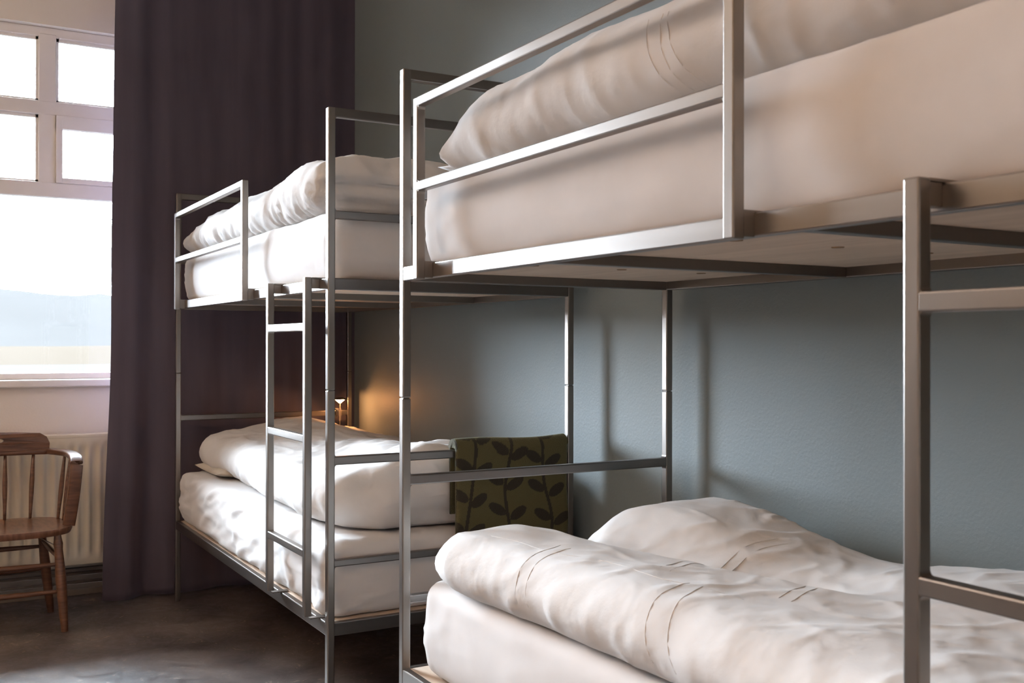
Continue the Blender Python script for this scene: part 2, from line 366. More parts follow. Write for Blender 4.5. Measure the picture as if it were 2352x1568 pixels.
for zb0, zb1 in ((Z(.1581), Z(.1936)), (Z(-.8574), Z(-.8181))):
    for py in (0, BW-TY):
        bm = bmesh.new(); box(bm, TX-.003, L-TX+.003, py+.001, py+TY-.001, zb0, zb1, BV); link('side_rail', bm, M_STEEL_X, bed)
    for f in (1/3, 2/3):
        bm = bmesh.new(); box(bm, L*f-.0125, L*f+.0125, TY-.004, BW-TY+.004, zb0+.0005, zb1-.011, .002); link('cross_beam', bm, M_STEEL_Y, bed)
    bm = bmesh.new(); box(bm, TX-.002, L-TX+.002, TY-.003, BW-TY+.003, zb1-.0115, zb1-.001, 0); dk = link('deck_board', bm, M_PLY, bed)
    for f in (1/6, .5, 5/6):
        for yy in (.18, .43, .68):
            bm = bmesh.new(); bmesh.ops.create_cone(bm, cap_ends=True, segments=16, radius1=.011, radius2=.013, depth=.002, matrix=Matrix.Translation((L*f+.02, yy, zb1-.0122)))
            link('screw', bm, M_SCREW, dk)
# guard rail: welded frame hooked over the front rail
GX0, GX1, GY0, GY1 = .1727, 1.284, -.0418, -.0196
gt = TX
gf = bpy.data.objects.new('guard_rail', None); COL.objects.link(gf); gf.parent = bed
for gx in (GX0, GX1-gt):
    bm = bmesh.new(); box(bm, gx, gx+gt, GY0, GY1, Z(.1527), Z(.5817), BV); link('guard_post', bm, M_STEEL_V, gf)
for za, zb in ((Z(.5595), Z(.5817)), (Z(.3600), Z(.3828))):
    bm = bmesh.new(); box(bm, GX0+.002, GX1-.002, GY0+.0004, GY1-.0004, za, zb, BV)
    for sg, zz in ((1, zb-.001), (-1, za+.001)):
        if sg == 1 and za > Z(.5): continue
        fillet(bm, 'y', GX0+gt, zz, 1, sg, .008, GY0+.0015, GY1-.0015); fillet(bm, 'y', GX1-gt, zz, -1, sg, .008, GY0+.0015, GY1-.0015)
    fixn(bm); link('guard_bar', bm, M_STEEL_X, gf)
for gx in (GX0, GX1-gt):
    bm = bmesh.new(); box(bm, gx+.002, gx+gt-.002, GY1-.002, .0015, Z(.157), Z(.1936), .001); box(bm, gx+.002, gx+gt-.002, GY1-.002, TY, Z(.1936), Z(.1965), .0005)
    link('bracket', bm, M_STEEL_V, gf)
# ladder
LX0, LX1, LY0, LY1 = 1.5836, 1.9785, -.0456, -.0235
ld = bpy.data.objects.new('ladder', None); COL.objects.link(ld); ld.parent = bed
for gx in (LX0, LX1-gt):
    bm = bmesh.new(); box(bm, gx, gx+gt, LY0, LY1, Z(-.810), Z(.198), BV); link('upright', bm, M_STEEL_V, ld)
for za, zb in ((.0378, .0624), (-.2945, -.2715), (-.6355, -.6120)):
    bm = bmesh.new(); box(bm, LX0+gt-.003, LX1-gt+.003, LY0+.0004, LY1-.0004, Z(za), Z(zb), BV)
    for sg, zz in ((1, zb-.001), (-1, za+.001)):
        fillet(bm, 'y', LX0+gt, Z(zz), 1, sg, .006, LY0+.0015, LY1-.0015); fillet(bm, 'y', LX1-gt, Z(zz), -1, sg, .006, LY0+.0015, LY1-.0015)
    fixn(bm); link('rung', bm, M_STEEL_X, ld)
for gx in (LX0, LX1-gt):
    bm = bmesh.new(); box(bm, gx+.001, gx+gt-.001, LY1-.001, TY+.004, Z(.1940), Z(.198), .0005); box(bm, gx+.004, gx+gt-.004, LY1-.001, .0015, Z(.165), Z(.194), .001)
    link('hook', bm, M_STEEL_V, ld)
    bm = bmesh.new(); box(bm, gx+.001, gx+gt-.001, LY1-.004, TY+.004, Z(-.8178), Z(-.8143), .0005); link('hook', bm, M_STEEL_V, ld)
X2, Y2 = 2.5266, .0165
bed2 = dup(bed, (X2, Y2, 0), label='steel tube bunk bed nearest the viewer, its ladder cut off at the right edge', cat='bunk bed')

# ------------------------------------------------------------------ soft goods
def ridged(v): return (1-abs(noise.noise(v)))**3
def sm_(t): t = max(0, min(1, t)); return t*t*(3-2*t)
def crease_(v): return max(0, 1-abs(noise.noise(v))*6)
def mattress(x0, x1, y0, y1, z0, z1, label, seed, taper=.012, wr=1.0, step=.016, rt=.035):
    rc = .055
    bm = bmesh.new()
    nx, ny_, nz_ = int((x1-x0)/step), int((y1-y0)/step), max(8, int((z1-z0)/.012))
    def P(i, j, k): return Vector((x0+(x1-x0)*i/nx, y0+(y1-y0)*j/ny_, z0+(z1-z0)*k/nz_))
    vm = {}
    def vert(i, j, k):
        key = (i, j, k)
        if key in vm: return vm[key]
        p = P(i, j, k)
        q = Vector((min(max(p.x, x0+rc), x1-rc), min(max(p.y, y0+rc), y1-rc)))
        d = Vector((p.x, p.y))-q
        n2 = Vector((0, 0))
        if d.length > 1e-6:
            inf = max(abs(d.x), abs(d.y)); n2 = d.normalized(); d = n2*inf
        pos = Vector((q.x+d.x, q.y+d.y, p.z))
        # round top and bottom edges
        zc = min(max(p.z, z0+rt), z1-rt); dz = p.z-zc
        ed = min(p.x-x0, x1-p.x, p.y-y0, y1-p.y)
        if dz != 0 and ed < rt:
            a = rt-ed; h = abs(dz); m_ = max(a, h); l = math.hypot(a, h)
            if l > 1e-9:
                a2, h2 = a/l*m_, h/l*m_
                shift = a-a2
                pos.z = zc+math.copysign(h2, dz)
                if n2.length: pos.x -= n2.x*shift; pos.y -= n2.y*shift
        t = (pos.z-z0)/(z1-z0)
        side = max(0, 1-ed/.02) if n2.length else 0
        # bulge on the sides, taper to the bottom
        if n2.length:
            bl = .010*math.sin(math.pi*min(1, t*1.05))-taper*(1-min(1, t/.35))**2
            w = .0030*noise.noise(Vector((pos.x*3, pos.y*3, pos.z*12+seed)))+.0022*(ridged(Vector((pos.x*5-pos.z*9+seed, pos.y*5, pos.z*16)))-.5)
            if wr > 1.5: w += max(0, -n2.y)*sm_((pos.x-x0)/.12)*( .0045*(ridged(Vector((pos.x*2.2+pos.z*1.5, 3, pos.z*13-pos.x*2.2)))-.45)+.003*crease_(Vector((pos.x*3, 7, pos.z*16-pos.x*4))))
            cor = max(0, 1-Vector((min(abs(p.x-x0), abs(p.x-x1)), min(abs(p.y-y0), abs(p.y-y1)))).length/.25)
            w += .006*cor*(ridged(Vector((pos.x*16+pos.z*20, pos.y*16+seed, pos.z*26)))-.5)
            pos.x += n2.x*(bl+w*wr); pos.y += n2.y*(bl+w*wr)
        if t > .7:
            pos.z += .004*noise.noise(Vector((pos.x*4, pos.y*4, seed)))+.0025*wr*(ridged(Vector((pos.x*7, pos.y*14, seed+2)))-.5)
        if t < .06: pos.z = max(pos.z, z0)
        v = bm.verts.new(pos); vm[key] = v; return v
    for i in range(nx):
        for j in range(ny_):
            bm.faces.new((vert(i, j, nz_), vert(i+1, j, nz_), vert(i+1, j+1, nz_), vert(i, j+1, nz_)))
            bm.faces.new((vert(i, j, 0), vert(i, j+1, 0), vert(i+1, j+1, 0), vert(i+1, j, 0)))
    for k in range(nz_):
        for i in range(nx):
            bm.faces.new((vert(i, 0, k), vert(i+1, 0, k), vert(i+1, 0, k+1), vert(i, 0, k+1)))
            bm.faces.new((vert(i, ny_, k), vert(i, ny_, k+1), vert(i+1, ny_, k+1), vert(i+1, ny_, k)))
        for j in range(ny_):
            bm.faces.new((vert(0, j, k), vert(0, j, k+1), vert(0, j+1, k+1), vert(0, j+1, k)))
            bm.faces.new((vert(nx, j, k), vert(nx, j+1, k), vert(nx, j+1, k+1), vert(nx, j, k+1)))
    fixn(bm)
    return tag(link('mattress', bm, M_SHEET, smooth=True), label, 'mattress', 'mattresses in white fitted sheets')
ZU, ZL = Z(.1932), Z(-.8188)
mattress(.050, 2.010, .030, .835, ZU, Z(.400), 'white sheeted mattress on the upper bunk beside the curtain', 1, rt=.022)
mattress(.035, 2.015, .014, .835, ZL, Z(-.588), 'white sheeted mattress on the lower bunk beside the curtain', 2, wr=2.0, taper=.004)
mattress(X2+.078, X2+2.02, .042, .850, ZU, Z(.408), 'thick mattress on the upper bunk nearest the viewer', 3, wr=.7, rt=.018)
mattress(X2+.078, X2+2.02, .042, .850, ZL, Z(-.585), 'thick mattress on the lower bunk nearest the viewer', 4, wr=.8)

def duvet(name, x0, x1, yf, yb, base, T, wrinkle, label, af=.06, ab=.05, ae=.07, step=.011, mat_=None, cat='duvet', group='white duvets on the bunks'):
    bm = bmesh.new(); ME = 9
    xs = []
    for k in range(ME): ps = math.pi/2*k/ME; xs.append((x0+ae*(1-math.sin(ps+0)) if 0 else x0+ae*(1-math.cos(ps)), math.sin(ps)))
    n = max(4, int((x1-x0-2*ae)/step))
    for k in range(n+1): xs.append((x0+ae+(x1-x0-2*ae)*k/n, 1))
    for k in range(ME-1, -1, -1): ps = math.pi/2*k/ME; xs.append((x1-ae*(1-math.cos(ps)), math.sin(ps)))
    rows = []; NA = 12; NT = int(.72/step); NB = 10
    for x, e in xs:
        e = max(e, .02); f0, b0 = yf(x), yb(x); sh = .03*(1-e); f0 += sh; b0 -= sh
        A_ = min(af, (b0-f0)*.35); row = []
        def pt(y, s):          # s in -1..1 vertical place in the thickness
            t = T(x, y); zc = t*.5
            return Vector((x, y, base+zc+zc*s*e))
        for k in range(NA+1):
            a = -math.pi/2+math.pi*k/NA; row.append(pt(f0+A_*(1-math.cos(a)), math.sin(a)))
        for k in range(1, NT): row.append(pt(f0+A_+(b0-ab-f0-A_)*k/NT, 1))
        for k in range(NA+1):
            a = math.pi/2-math.pi*k/NA; row.append(pt(b0-ab*(1-math.cos(a)), math.sin(a)))
        for k in range(1, NB): row.append(pt(b0-ab+(f0+A_-b0+ab)*k/NB, -1))
        rows.append([bm.verts.new(q) for q in row])
    m_ = len(rows[0])
    for a, c in zip(rows, rows[1:]):
        for k in range(m_): bm.faces.new((a[k], a[(k+1) % m_], c[(k+1) % m_], c[k]))
    bm.faces.new(rows[0]); bm.faces.new(rows[-1][::-1])
    fixn(bm); bm.normal_update()
    ds = []
    for v in bm.verts:
        lift = min(1, max(0, (v.co.z-base)/.02))
        ds.append(v.normal*wrinkle(v.co, v.normal)*lift)
    for v, d in zip(bm.verts, ds):
        v.co += d
        if v.co.z < base: v.co.z = base
    bmesh.ops.smooth_vert(bm, verts=bm.verts, factor=.35, use_axis_x=True, use_axis_y=True, use_axis_z=True)
    return tag(link(name, bm, mat_ or M_DUVET, smooth=True), label, cat, group)
def gs(x, c, w): return math.exp(-((x-c)/w)**2)
def seg_ridge(p, q0, q1, w):
    """distance based ridge along a segment in plan"""
    a = Vector(q0); b_ = Vector(q1); pp = Vector((p.x, p.y)); d = b_-a; t = max(0, min(1, (pp-a).dot(d)/d.length_squared))
    return math.exp(-((pp-(a+d*t)).length/w)**2)
def crease(v, w=7):
    return max(0, 1-abs(noise.noise(v))*w)
def base_wr(p, s, amp=1.0):
    q = Vector((noise.noise(p*3+Vector((s, 0, 0))), noise.noise(p*3+Vector((0, s, 5))), noise.noise(p*3+Vector((5, 0, s)))))*.12
    r = p+q
    v = .007*noise.noise(Vector((p.x*4, p.y*5, p.z*5+s)))+.003*noise.noise(Vector((p.x*11+s, p.y*11, p.z*11)))
    v += .0050*(ridged(Vector((r.x*5-r.z*4+s, r.y*8+r.x*3, r.z*9)))-.45)
    m = max(0, noise.noise(Vector((p.x*2.3, p.y*2.5, s+3)))+.25)
    v += .0060*m*crease(Vector((r.x*3.2+r.y*5, r.y*4-r.x*2+s, r.z*6)), 6)
    v += .0035*(1-m)*crease(Vector((r.x*8-r.y*5+s, r.y*9, r.z*9)), 5)
    return v*amp
def gathers(p, h, s, k=26, tilt=1.0):
    """folds fanning out from the lower front edge"""
    w = .35*noise.noise(Vector((p.x*3, h*6, s)))
    f = 1-abs(noise.noise(Vector(((p.x+tilt*h*(1+w))*k*.5, h*2.5, s))))*3.2
    return max(0, f)*sm((noise.noise(Vector((p.x*2.6, 1, s)))+.45)*1.6)
from mathutils.bvhtree import BVHTree
def seam(ob, pts, r=.0010):
    """stitched seam lying on the surface: pts are (x, axis_y, axis_z, angle) rays in the y-z plane, or (x, y) cast straight down"""
    me = ob.data; tree = BVHTree.FromPolygons([v.co for v in me.vertices], [p_.vertices for p_ in me.polygons]); out = []
    for q in pts:
        if len(q) == 2: h = tree.ray_cast(Vector((q[0], q[1], 5)), Vector((0, 0, -1)))
        else:
            a = math.radians(q[3]); d = Vector((0, math.cos(a), math.sin(a))); h = tree.ray_cast(Vector((q[0], q[1], q[2]))+d*1.0, -d)
        if h[0]: out.append(h[0]+h[1]*r*.05)
    if len(out) < 4: return
    for _ in range(2): out = [out[0]]+[(out[i-1]+out[i]*2+out[i+1])/4 for i in range(1, len(out)-1)]+[out[-1]]
    bm = bmesh.new(); n_ = len(out); tube(bm, out, [r*(.35+.65*min(1, min(i, n_-1-i)/4)) for i in range(n_)], 8); fixn(bm); link('seam', bm, M_DUVET, ob, smooth=True)
def lerp_pts(a, b_, n_=26, wob=0):
    return [tuple(u+(v-u)*k/n_+(wob*math.sin(k*.5) if i == 0 else 0) for i, (u, v) in enumerate(zip(a, b_))) for k in range(n_+1)]

# lower bunk, nearest: big front roll, valley, mound behind
def T_l2(x, y):
    X = x; t = .135
    t += .012*gs(y, .16, .12)*(1+.3*math.sin(X*5))
    t -= .055*gs(y-.10*(X-3.0), .44, .085)*sm((3.9-X)/.6)
    rm = .052*gs(X, 2.93, .24)+.030*gs(X, 3.95, .35)-.012*gs(X, 3.42, .15)
    t += rm*sm((y-.42)/.16)
    t -= .05*gs(X, 2.60, .12)*sm((y-.36)/.1)
    t -= .03*gs(X, 2.66, .07)
    t += .010*noise.noise(Vector((X*2.5, y*3.5, 2)))
    return max(t, .05)
def W_l2(p, n_):
    v = base_wr(p, 3.1, .75); h = p.z-Z(-.583)
    v -= .007*seg_ridge(p, (3.02, .40), (3.50, .50), .018)
    # ruffles in the valley between the front roll and the mound
    v += .010*(ridged(Vector((p.x*14+p.y*6, p.y*9, 3)))-.4)*gs(p.y-.1*(p.x-3), .45, .07)*gs(p.x, 2.88, .18)
    v += .008*gathers(p, h, 2.2, 34, -.8)*gs(p.x, X2+.15, .12)*sm((.12-h)/.05)
    v += .005*ridged(Vector((p.x*4+p.y*3, p.y*12-p.x*5, 2)))*gs(p.x, 3.62, .22)*gs(p.y, .42, .16)
    return v
d = duvet('duvet', X2+.125, X2+1.99, lambda x: .018+.012*math.sin(x*4)+.05*gs(x, X2+.1, .1), lambda x: .80, Z(-.583), T_l2, W_l2,
      'rumpled white duvet on the lower bunk nearest the viewer', af=.075, ae=.09, step=.007)
AX = (.16, Z(-.54))
for x0_, x1_ in ((3.075, 3.115), (3.115, 3.150)): seam(d, lerp_pts((x0_-.03, *AX, 84), (x1_, *AX, 176), 30))
for x0_, x1_ in ((3.465, 3.545), (3.500, 3.610)): seam(d, lerp_pts((x0_, *AX, 78), (x1_, *AX, 180), 34))
for dx in (0, .030):
    seam(d, [(3.33+dx-.16*math.sin(k/30*math.pi/2)+.05*(k/30)**3, .22+.42*k/30) for k in range(31)])
    seam(d, [(3.60+dx-.07*k/20, .27+.17*k/20) for k in range(21)])
seam(d, [(2.86+.035*k, .10+.012*math.sin(k*.7)+.004*k) for k in range(22)], .0009)

# upper bunk, nearest
def T_u2(x, y):
    t = .185-.07*gs(x, X2+.10, .13)+.012*noise.noise(Vector((x*3, y*3, 5)))
    t += .012*gs(y, .12, .05)
    return t
def W_u2(p, n_):
    v = base_wr(p, 8.4, .95)
    h = p.z-Z(.408)
    v -= .012*gs(h, .118+.012*math.sin(p.x*6), .010)*sm((p.x-3.15)/.3)
    v += .007*gs(p.x, 2.98, .09)*gs(h, .05, .05)
    v += .007*gathers(p, h, 4.4, 30, -1.2)*sm((.09-h)/.05)*gs(p.x, 2.85, .35)
    v += .006*gathers(p, h, 9.4, 24, 1.4)*sm((.13-h)/.05)*sm((p.x-3.6)/.2)
    return v
d = duvet('duvet', X2+.105, X2+1.99, lambda x: .038+.01*math.sin(x*5)+.02*gs(x, X2+.15, .12), lambda x: .72, Z(.4085), T_u2, W_u2,
      'white duvet on the upper bunk nearest the viewer', af=.10, ab=.10, step=.0075)
AX = (.16, Z(.46))
for x0_, x1_ in ((3.505, 3.575), (3.545, 3.60), (3.56, 3.64)): seam(d, lerp_pts((x0_, *AX, 135), (x1_, *AX, 205), 26))

# upper bunk, far
def T_u1(x, y):
    t = .165-.05*gs(x, .1, .2)+.022*gs(x, 1.75, .35)-.02*gs(x, .75, .2)+.012*noise.noise(Vector((x*4, y*4, 7)))
    return t
def W_u1(p, n_):
    h = p.z-Z(.40)
    v = base_wr(p, 12.2, 1.4)
    v += .012*gathers(p, h, 6.1, 30, -.9)*sm((.15-h)/.06)+.008*gathers(p, h, 1.1, 44, -1.2)*sm((.12-h)/.05)
    if p.x > 1.80: v += (-.030*gs(h, .075+.012*math.sin(p.y*10), .010)-.018*gs(h, .030+.004*math.sin(p.y*17), .007)+.006*(ridged(Vector((p.y*7, h*22, 5)))-.4))*sm((p.x-1.86)/.05)
    return v
duvet('duvet', .075, 1.975, lambda x: .010+.012*math.sin(x*6), lambda x: .74, Z(.4005), T_u1, W_u1,
      'plump white duvet on the upper bunk beside the curtain', af=.09, ae=.075, step=.010)
# lower bunk, far
def T_l1(x, y):
    t = .15+.075*gs(y, .50, .22)*(1-.35*gs(x, 1.0, .35))
    t += .02*gs(x, .12, .15)
    t += .015*gs(x, 1.8, .2)
    t += .030*gs(x, 1.88, .10)*gs(y, .34, .13)-.055*gs(x, 1.95, .12)*sm((y-.50)/.14)
    t += .014*noise.noise(Vector((x*3, y*4, 11)))
    return t
def W_l1(p, n_):
    h = p.z-Z(-.585)
    v = base_wr(p, 16.7, 1.5)
    v += .007*(ridged(Vector((p.x*7-p.y*6, p.y*7, h*7+1)))-.45)
    v += .010*gathers(p, h, 3.3, 26, .9)*sm((h-.03)/.05)*sm((p.x-1.55)/.2)
    if p.x > 1.8: v -= .022*gs(h, .045+.03*math.sin(p.y*6+.5), .010)*sm((p.y-.30)/.1)-.014*gathers(Vector((p.y*.8, 0, 0)), h, 7.7, 30, 1.3)*sm((h-.05)/.05)*sm((p.x-1.85)/.06)
    return v
duvet('duvet', .06, 1.985, lambda x: .075+.03*math.sin(x*3.2)+.06*sm((.35-x)/.3)*0+.13*sm((x-1.80)/.22), lambda x: .865, Z(-.585), T_l1, W_l1,
      'rumpled white duvet on the lower bunk beside the curtain', af=.10, ae=.09, step=.010)

# pillows: only their corners peep out
def pillow(cx, cy, z, lx, ly, h, label, rz=0, m_=None):
    bm = bmesh.new(); n = 36; top = {}; bot = {}
    R = Matrix.Rotation(rz, 3, 'Z')
    for i in range(n+1):
        for j in range(n+1):
            u, v = i/n*2-1, j/n*2-1
            e = (max(0, 1-abs(u)**2.6)*max(0, 1-abs(v)**2.6))**.5
            k = 1-.10*(abs(v)**2)*(1-abs(u)) ; k2 = 1-.10*(abs(u)**2)*(1-abs(v))
            q = R @ Vector((u*lx/2*(1-.07*(1-v*v)*abs(u)), v*ly/2*(1-.07*(1-u*u)*abs(v)), 0))
            w = .003*noise.noise(Vector((u*4, v*4, z)))*e
            top[i, j] = bm.verts.new((cx+q.x, cy+q.y, z+.012*1+h*e+w+.02*(u*u*v*v)))
            edge = i in (0, n) or j in (0, n)
            bot[i, j] = top[i, j] if edge else bm.verts.new((cx+q.x, cy+q.y, z+.012*(1-e)+.02*(u*u*v*v)*(1-e)))
    for i in range(n):
        for j in range(n):
            bm.faces.new((top[i, j], top[i+1, j], top[i+1, j+1], top[i, j+1])); bm.faces.new((bot[i, j], bot[i, j+1], bot[i+1, j+1], bot[i+1, j]))
    fixn(bm); return tag(link('pillow', bm, m_ or M_PILLOW, smooth=True), label, 'pillow', 'pillows at the window ends of the bunks')

# ------------------------------------------------------------------ blanket over the foot rail
def leaf_field(u, v):
    """0..1 leaf pattern; u across (m), v down (m)"""
    r = 0
    for u0, ph, v0 in ((.045, .3, .075), (.190, 1.9, .03), (.325, 3.4, .06)):
        st = lambda q: u0+.018*math.sin(q*11+ph)
        if abs(u-st(v)) < .0058: r = 1
        k0 = int((v-v0)/.095)
        for k in (k0-1, k0, k0+1):
            vb = v0+.095*k
            for sd in (-1, 1):
                vv = vb+(.018 if sd > 0 else 0); ang = sd*math.radians(60)
                cu, cv = st(vv)+sd*.036, vv-.022
                du, dv = u-cu, v-cv
                a = du*math.sin(ang)-dv*math.cos(ang); b_ = du*math.cos(ang)+dv*math.sin(ang)
                if (a/.034)**2+(b_/.0165)**2 < 1: r = 1
    return r
bm = bmesh.new(); rl = bm.loops.layers.color.new('leaf')
yb0, yb1 = .415, .822; rx = L-TX/2; ztop = Z(-.331)
path = []                      # outer cross-section (x,z): front hem up, over the rail, down behind
for k in range(130): path.append((rx+.034+.004*math.sin(k*.05), Z(-.62)+(ztop-.004-Z(-.62))*k/129))
for k in range(1, 24):
    a = math.pi*k/24; path.append((rx+.034*math.cos(a), ztop-.004+.033*math.sin(a)))
for k in range(60): path.append((rx-.034, ztop-.004-.20*k/59))
inner = [(rx-.016, ztop-.204), (rx-.016, ztop-.004)]+[(rx+.016*math.cos(math.pi-math.pi*k/8), ztop+.002+.004*math.sin(math.pi*k/8)) for k in range(1, 8)]+[(rx+.016, ztop-.004), (rx+.016, Z(-.62))]
full = path+inner; ny = 160; rows = []
arc = [0]
for a, c in zip(full, full[1:]): arc.append(arc[-1]+math.hypot(a[0]-c[0], a[1]-c[1]))
for i in range(ny+1):
    s = i/ny; y = yb0+(yb1-yb0)*s; row = []
    edge = min(s, 1-s)*(yb1-yb0); rd = min(1, edge/.014); rd = math.sqrt(max(0, 1-(1-rd)**2))
    for idx, (x, z) in enumerate(full):
        cx_ = rx; nx_ = x
        if idx < len(path):
            base_in = .016
            off = (x-rx)
            if idx < 130: nx_ = rx+base_in+(off-base_in)*(.45+.55*rd)
            elif idx >= 153: nx_ = rx-base_in-(-off-base_in)*(.45+.55*rd)
        w = .003*noise.noise(Vector((y*9, z*7, 1.5)))
        yy = y + (.006*noise.noise(Vector((z*9, s*3, 7)))) + (.012*(ztop-z)*(s-.5) if idx < 130 else 0)
        zz = z + (.006*math.sin(s*5+1)+.007*s if 125 < idx < 158 else 0)
        row.append(bm.verts.new((nx_+(w if idx < len(path) else 0), yy, zz)))
    rows.append(row)
nf = len(full)
for i in range(ny):
    for k in range(nf):
        k2 = (k+1) % nf
        f = bm.faces.new((rows[i][k], rows[i][k2], rows[i+1][k2], rows[i+1][k]))
        for lp, (ii, kk) in zip(f.loops, ((i, k), (i, k2), (i+1, k2), (i+1, k))):
            g_ = leaf_field((yb1-yb0)*ii/ny, arc[153]-arc[kk]+.0) if kk < len(path) else 0
            lp[rl] = (g_, g_, g_, 1)
bm.faces.new(rows[0]); bm.faces.new(rows[-1][::-1]); fixn(bm)
tag(link('blanket', bm, M_BLANK, smooth=True), 'olive green wool blanket with dark leaf sprigs, folded over the foot rail', 'blanket')

# ------------------------------------------------------------------ clamp lamp on the head rail
lx, ly = .062, .782
lamp = empty('clamp_lamp', (lx, ly, Z(-.42)), 'small lit metal reading lamp clamped to the head rail', 'lamp')
def lathe(bm, prof, c, n=24):
    rings = [[bm.verts.new((c[0]+r*math.cos(2*math.pi*k/n), c[1]+r*math.sin(2*math.pi*k/n), c[2]+z)) for k in range(n)] for r, z in prof]
    for a, b_ in zip(rings, rings[1:]):
        for k in range(n): bm.faces.new((a[k], a[(k+1) % n], b_[(k+1) % n], b_[k]))
    bm.faces.new(rings[0]); bm.faces.new(rings[-1])
bm = bmesh.new(); lathe(bm, [(.006, .155), (.02, .152), (.042, .147), (.043, .1455), (.02, .149), (.006, .150)], (0, 0, 0)); fixn(bm); link('lamp_shade', bm, M_LAMP, lamp, smooth=True)
bm = bmesh.new(); lathe(bm, [(.001, .1485), (.024, .1465), (.0245, .1445), (.017, .137), (.009, .131), (.006, .127), (.001, .1265)], (0, 0, 0)); fixn(bm); link('bulb', bm, M_BULB, lamp, smooth=True)
bm = bmesh.new(); lathe(bm, [(.003, .13), (.003, .10), (.0065, .10), (.0065, .04), (.002, .04), (.002, .012), (.005, .010), (.010, .004), (.010, .001)], (0, 0, 0)); fixn(bm); link('stem', bm, M_LAMP, lamp, smooth=True, angle=40)
bm = bmesh.new(); box(bm, -.0355, .004, -.008, .008, .064, .092, .001); box(bm, -.064, -.0615, -.008, .008, .05, .098, .0005); box(bm, -.064, -.036, -.008, .008, .093, .097, .0005); link('clamp', bm, M_LAMP, lamp)
pl = bpy.data.lights.new('lamp_light', 'POINT'); pl.energy = 2.2; pl.color = (1, .40, .13); pl.shadow_soft_size = .008
po = bpy.data.objects.new('lamp_light', pl); po.location = (0, 0, .122); po.parent = lamp; COL.objects.link(po)
po.location = (.030, .004, .1355)

pillow(.285, .43, Z(-.588), .42, .72, .06, 'natural cotton pillow with one corner peeping out on the lower bunk')
PZ = Z(.400)
pillow(.27, .42, PZ, .40, .70, .05, 'pillow corner under the duvet on the upper bunk beside the curtain', m_=M_SHEET)
pillow(X2+.30, .44, Z(.408), .42, .72, .05, 'pillow corner under the duvet on the upper bunk nearest the viewer', m_=M_SHEET)

# ------------------------------------------------------------------ chair
CY = -.755
ch = empty('wooden_armchair', (.10, CY, 0), 'dark stained wooden spindle back armchair in front of the radiator', 'chair')
bm = bmesh.new(); n = 48; loop = []
for k in range(n):
    a = 2*math.pi*k/n; c, s = math.cos(a), math.sin(a); e = 2/3.6
    loop.append((.205*math.copysign(abs(c)**e, c)+(.0 if c < 0 else .012*(1-abs(s)**2)), .295*math.copysign(abs(s)**e, s)*(1 if c > 0 else .93)))
zt, th = .424, .030; NR = 9; rings = []
for r_ in range(NR+1):
    f = 1-r_/NR
    dish = -.012*(1-f)**.6 if r_ else 0
    rings.append([bm.verts.new((x*f, y*f, zt+dish-(.0 if r_ else .003))) for x, y in loop])
top0 = [bm.verts.new((x*1.006, y*1.004, zt-th*.45)) for x, y in loop]; bt = [bm.verts.new((x*.975, y*.98, zt-th)) for x, y in loop]
for a, b_ in ((bt, top0), (top0, rings[0])):
    for k in range(n): bm.faces.new((a[k], a[(k+1) % n], b_[(k+1) % n], b_[k]))
for a, b_ in zip(rings[:-1], rings[1:]):
    if b_ is rings[-1]: break
    for k in range(n): bm.faces.new((a[k], a[(k+1) % n], b_[(k+1) % n], b_[k]))
for v in rings[-1]: bm.verts.remove(v)
bm.faces.new(rings[-2]); bm.faces.new(bt[::-1]); fixn(bm); link('seat', bm, M_SEATW, ch, smooth=True, angle=50)
def leg(x0_, y0_, x1_, y1_, name='leg'):
    bm = bmesh.new(); top = Vector((x0_, y0_, zt-th+.004)); bo = Vector((x1_, y1_, 0)); pts = []; rad = []
    for t, r_ in ((0, .013), (.06, .016), (.10, .019), (.16, .0165), (.3, .019), (.45, .0215), (.62, .0205), (.8, .0175), (.92, .0155), (.97, .0145), (1, .0135)):
        pts.append(top.lerp(bo, t)); rad.append(r_)
    tube(bm, pts, rad, 14); fixn(bm); return link(name, bm, M_WOOD, ch, smooth=True, angle=60)
FT, FB, RT, RB = (.165, .225), (.205, .250), (-.130, .190), (-.165, .235)
for sg in (-1, 1): leg(FT[0], sg*FT[1], FB[0], sg*FB[1]); leg(RT[0], sg*RT[1], RB[0], sg*RB[1])
def on(leg_, z):
    a, b_ = {'f': (FT, FB), 'r': (RT, RB)}[leg_]; t = 1-z/(zt-th); return a[0]+(b_[0]-a[0])*t, a[1]+(b_[1]-a[1])*t
def bar(p, q, r_, nm):
    bm = bmesh.new(); p, q = Vector(p), Vector(q); ts = [0, .1, .3, .5, .7, .9, 1]; rs = [.7, .85, 1.05, 1.15, 1.05, .85, .7]
    tube(bm, [p.lerp(q, t) for t in ts], [r_*k for k in rs], 12); fixn(bm); link(nm, bm, M_WOOD, ch, smooth=True)
for z in (.275, .165):
    x, y = on('f', z); bar((x, -y, z), (x, y, z), .0105, 'stretcher')
x, y = on('r', .30); bar((x, -y, .30), (x, y, .30), .010, 'stretcher')
x, y = on('r', .20); bar((x, -y, .20), (x, y, .20), .010, 'stretcher')
for sg in (-1, 1):
    a, b_ = on('f', .30), on('r', .325); bar((a[0], sg*a[1], .30), (b_[0], sg*b_[1], .325), .010, 'stretcher')
    bm = bmesh.new(); tube(bm, [(a[0]-.01, sg*(a[1]-.01), .35), (-.02, sg*.12, .392)], .0022, 8); fixn(bm); link('wire_brace', bm, M_LAMP, ch, smooth=True)
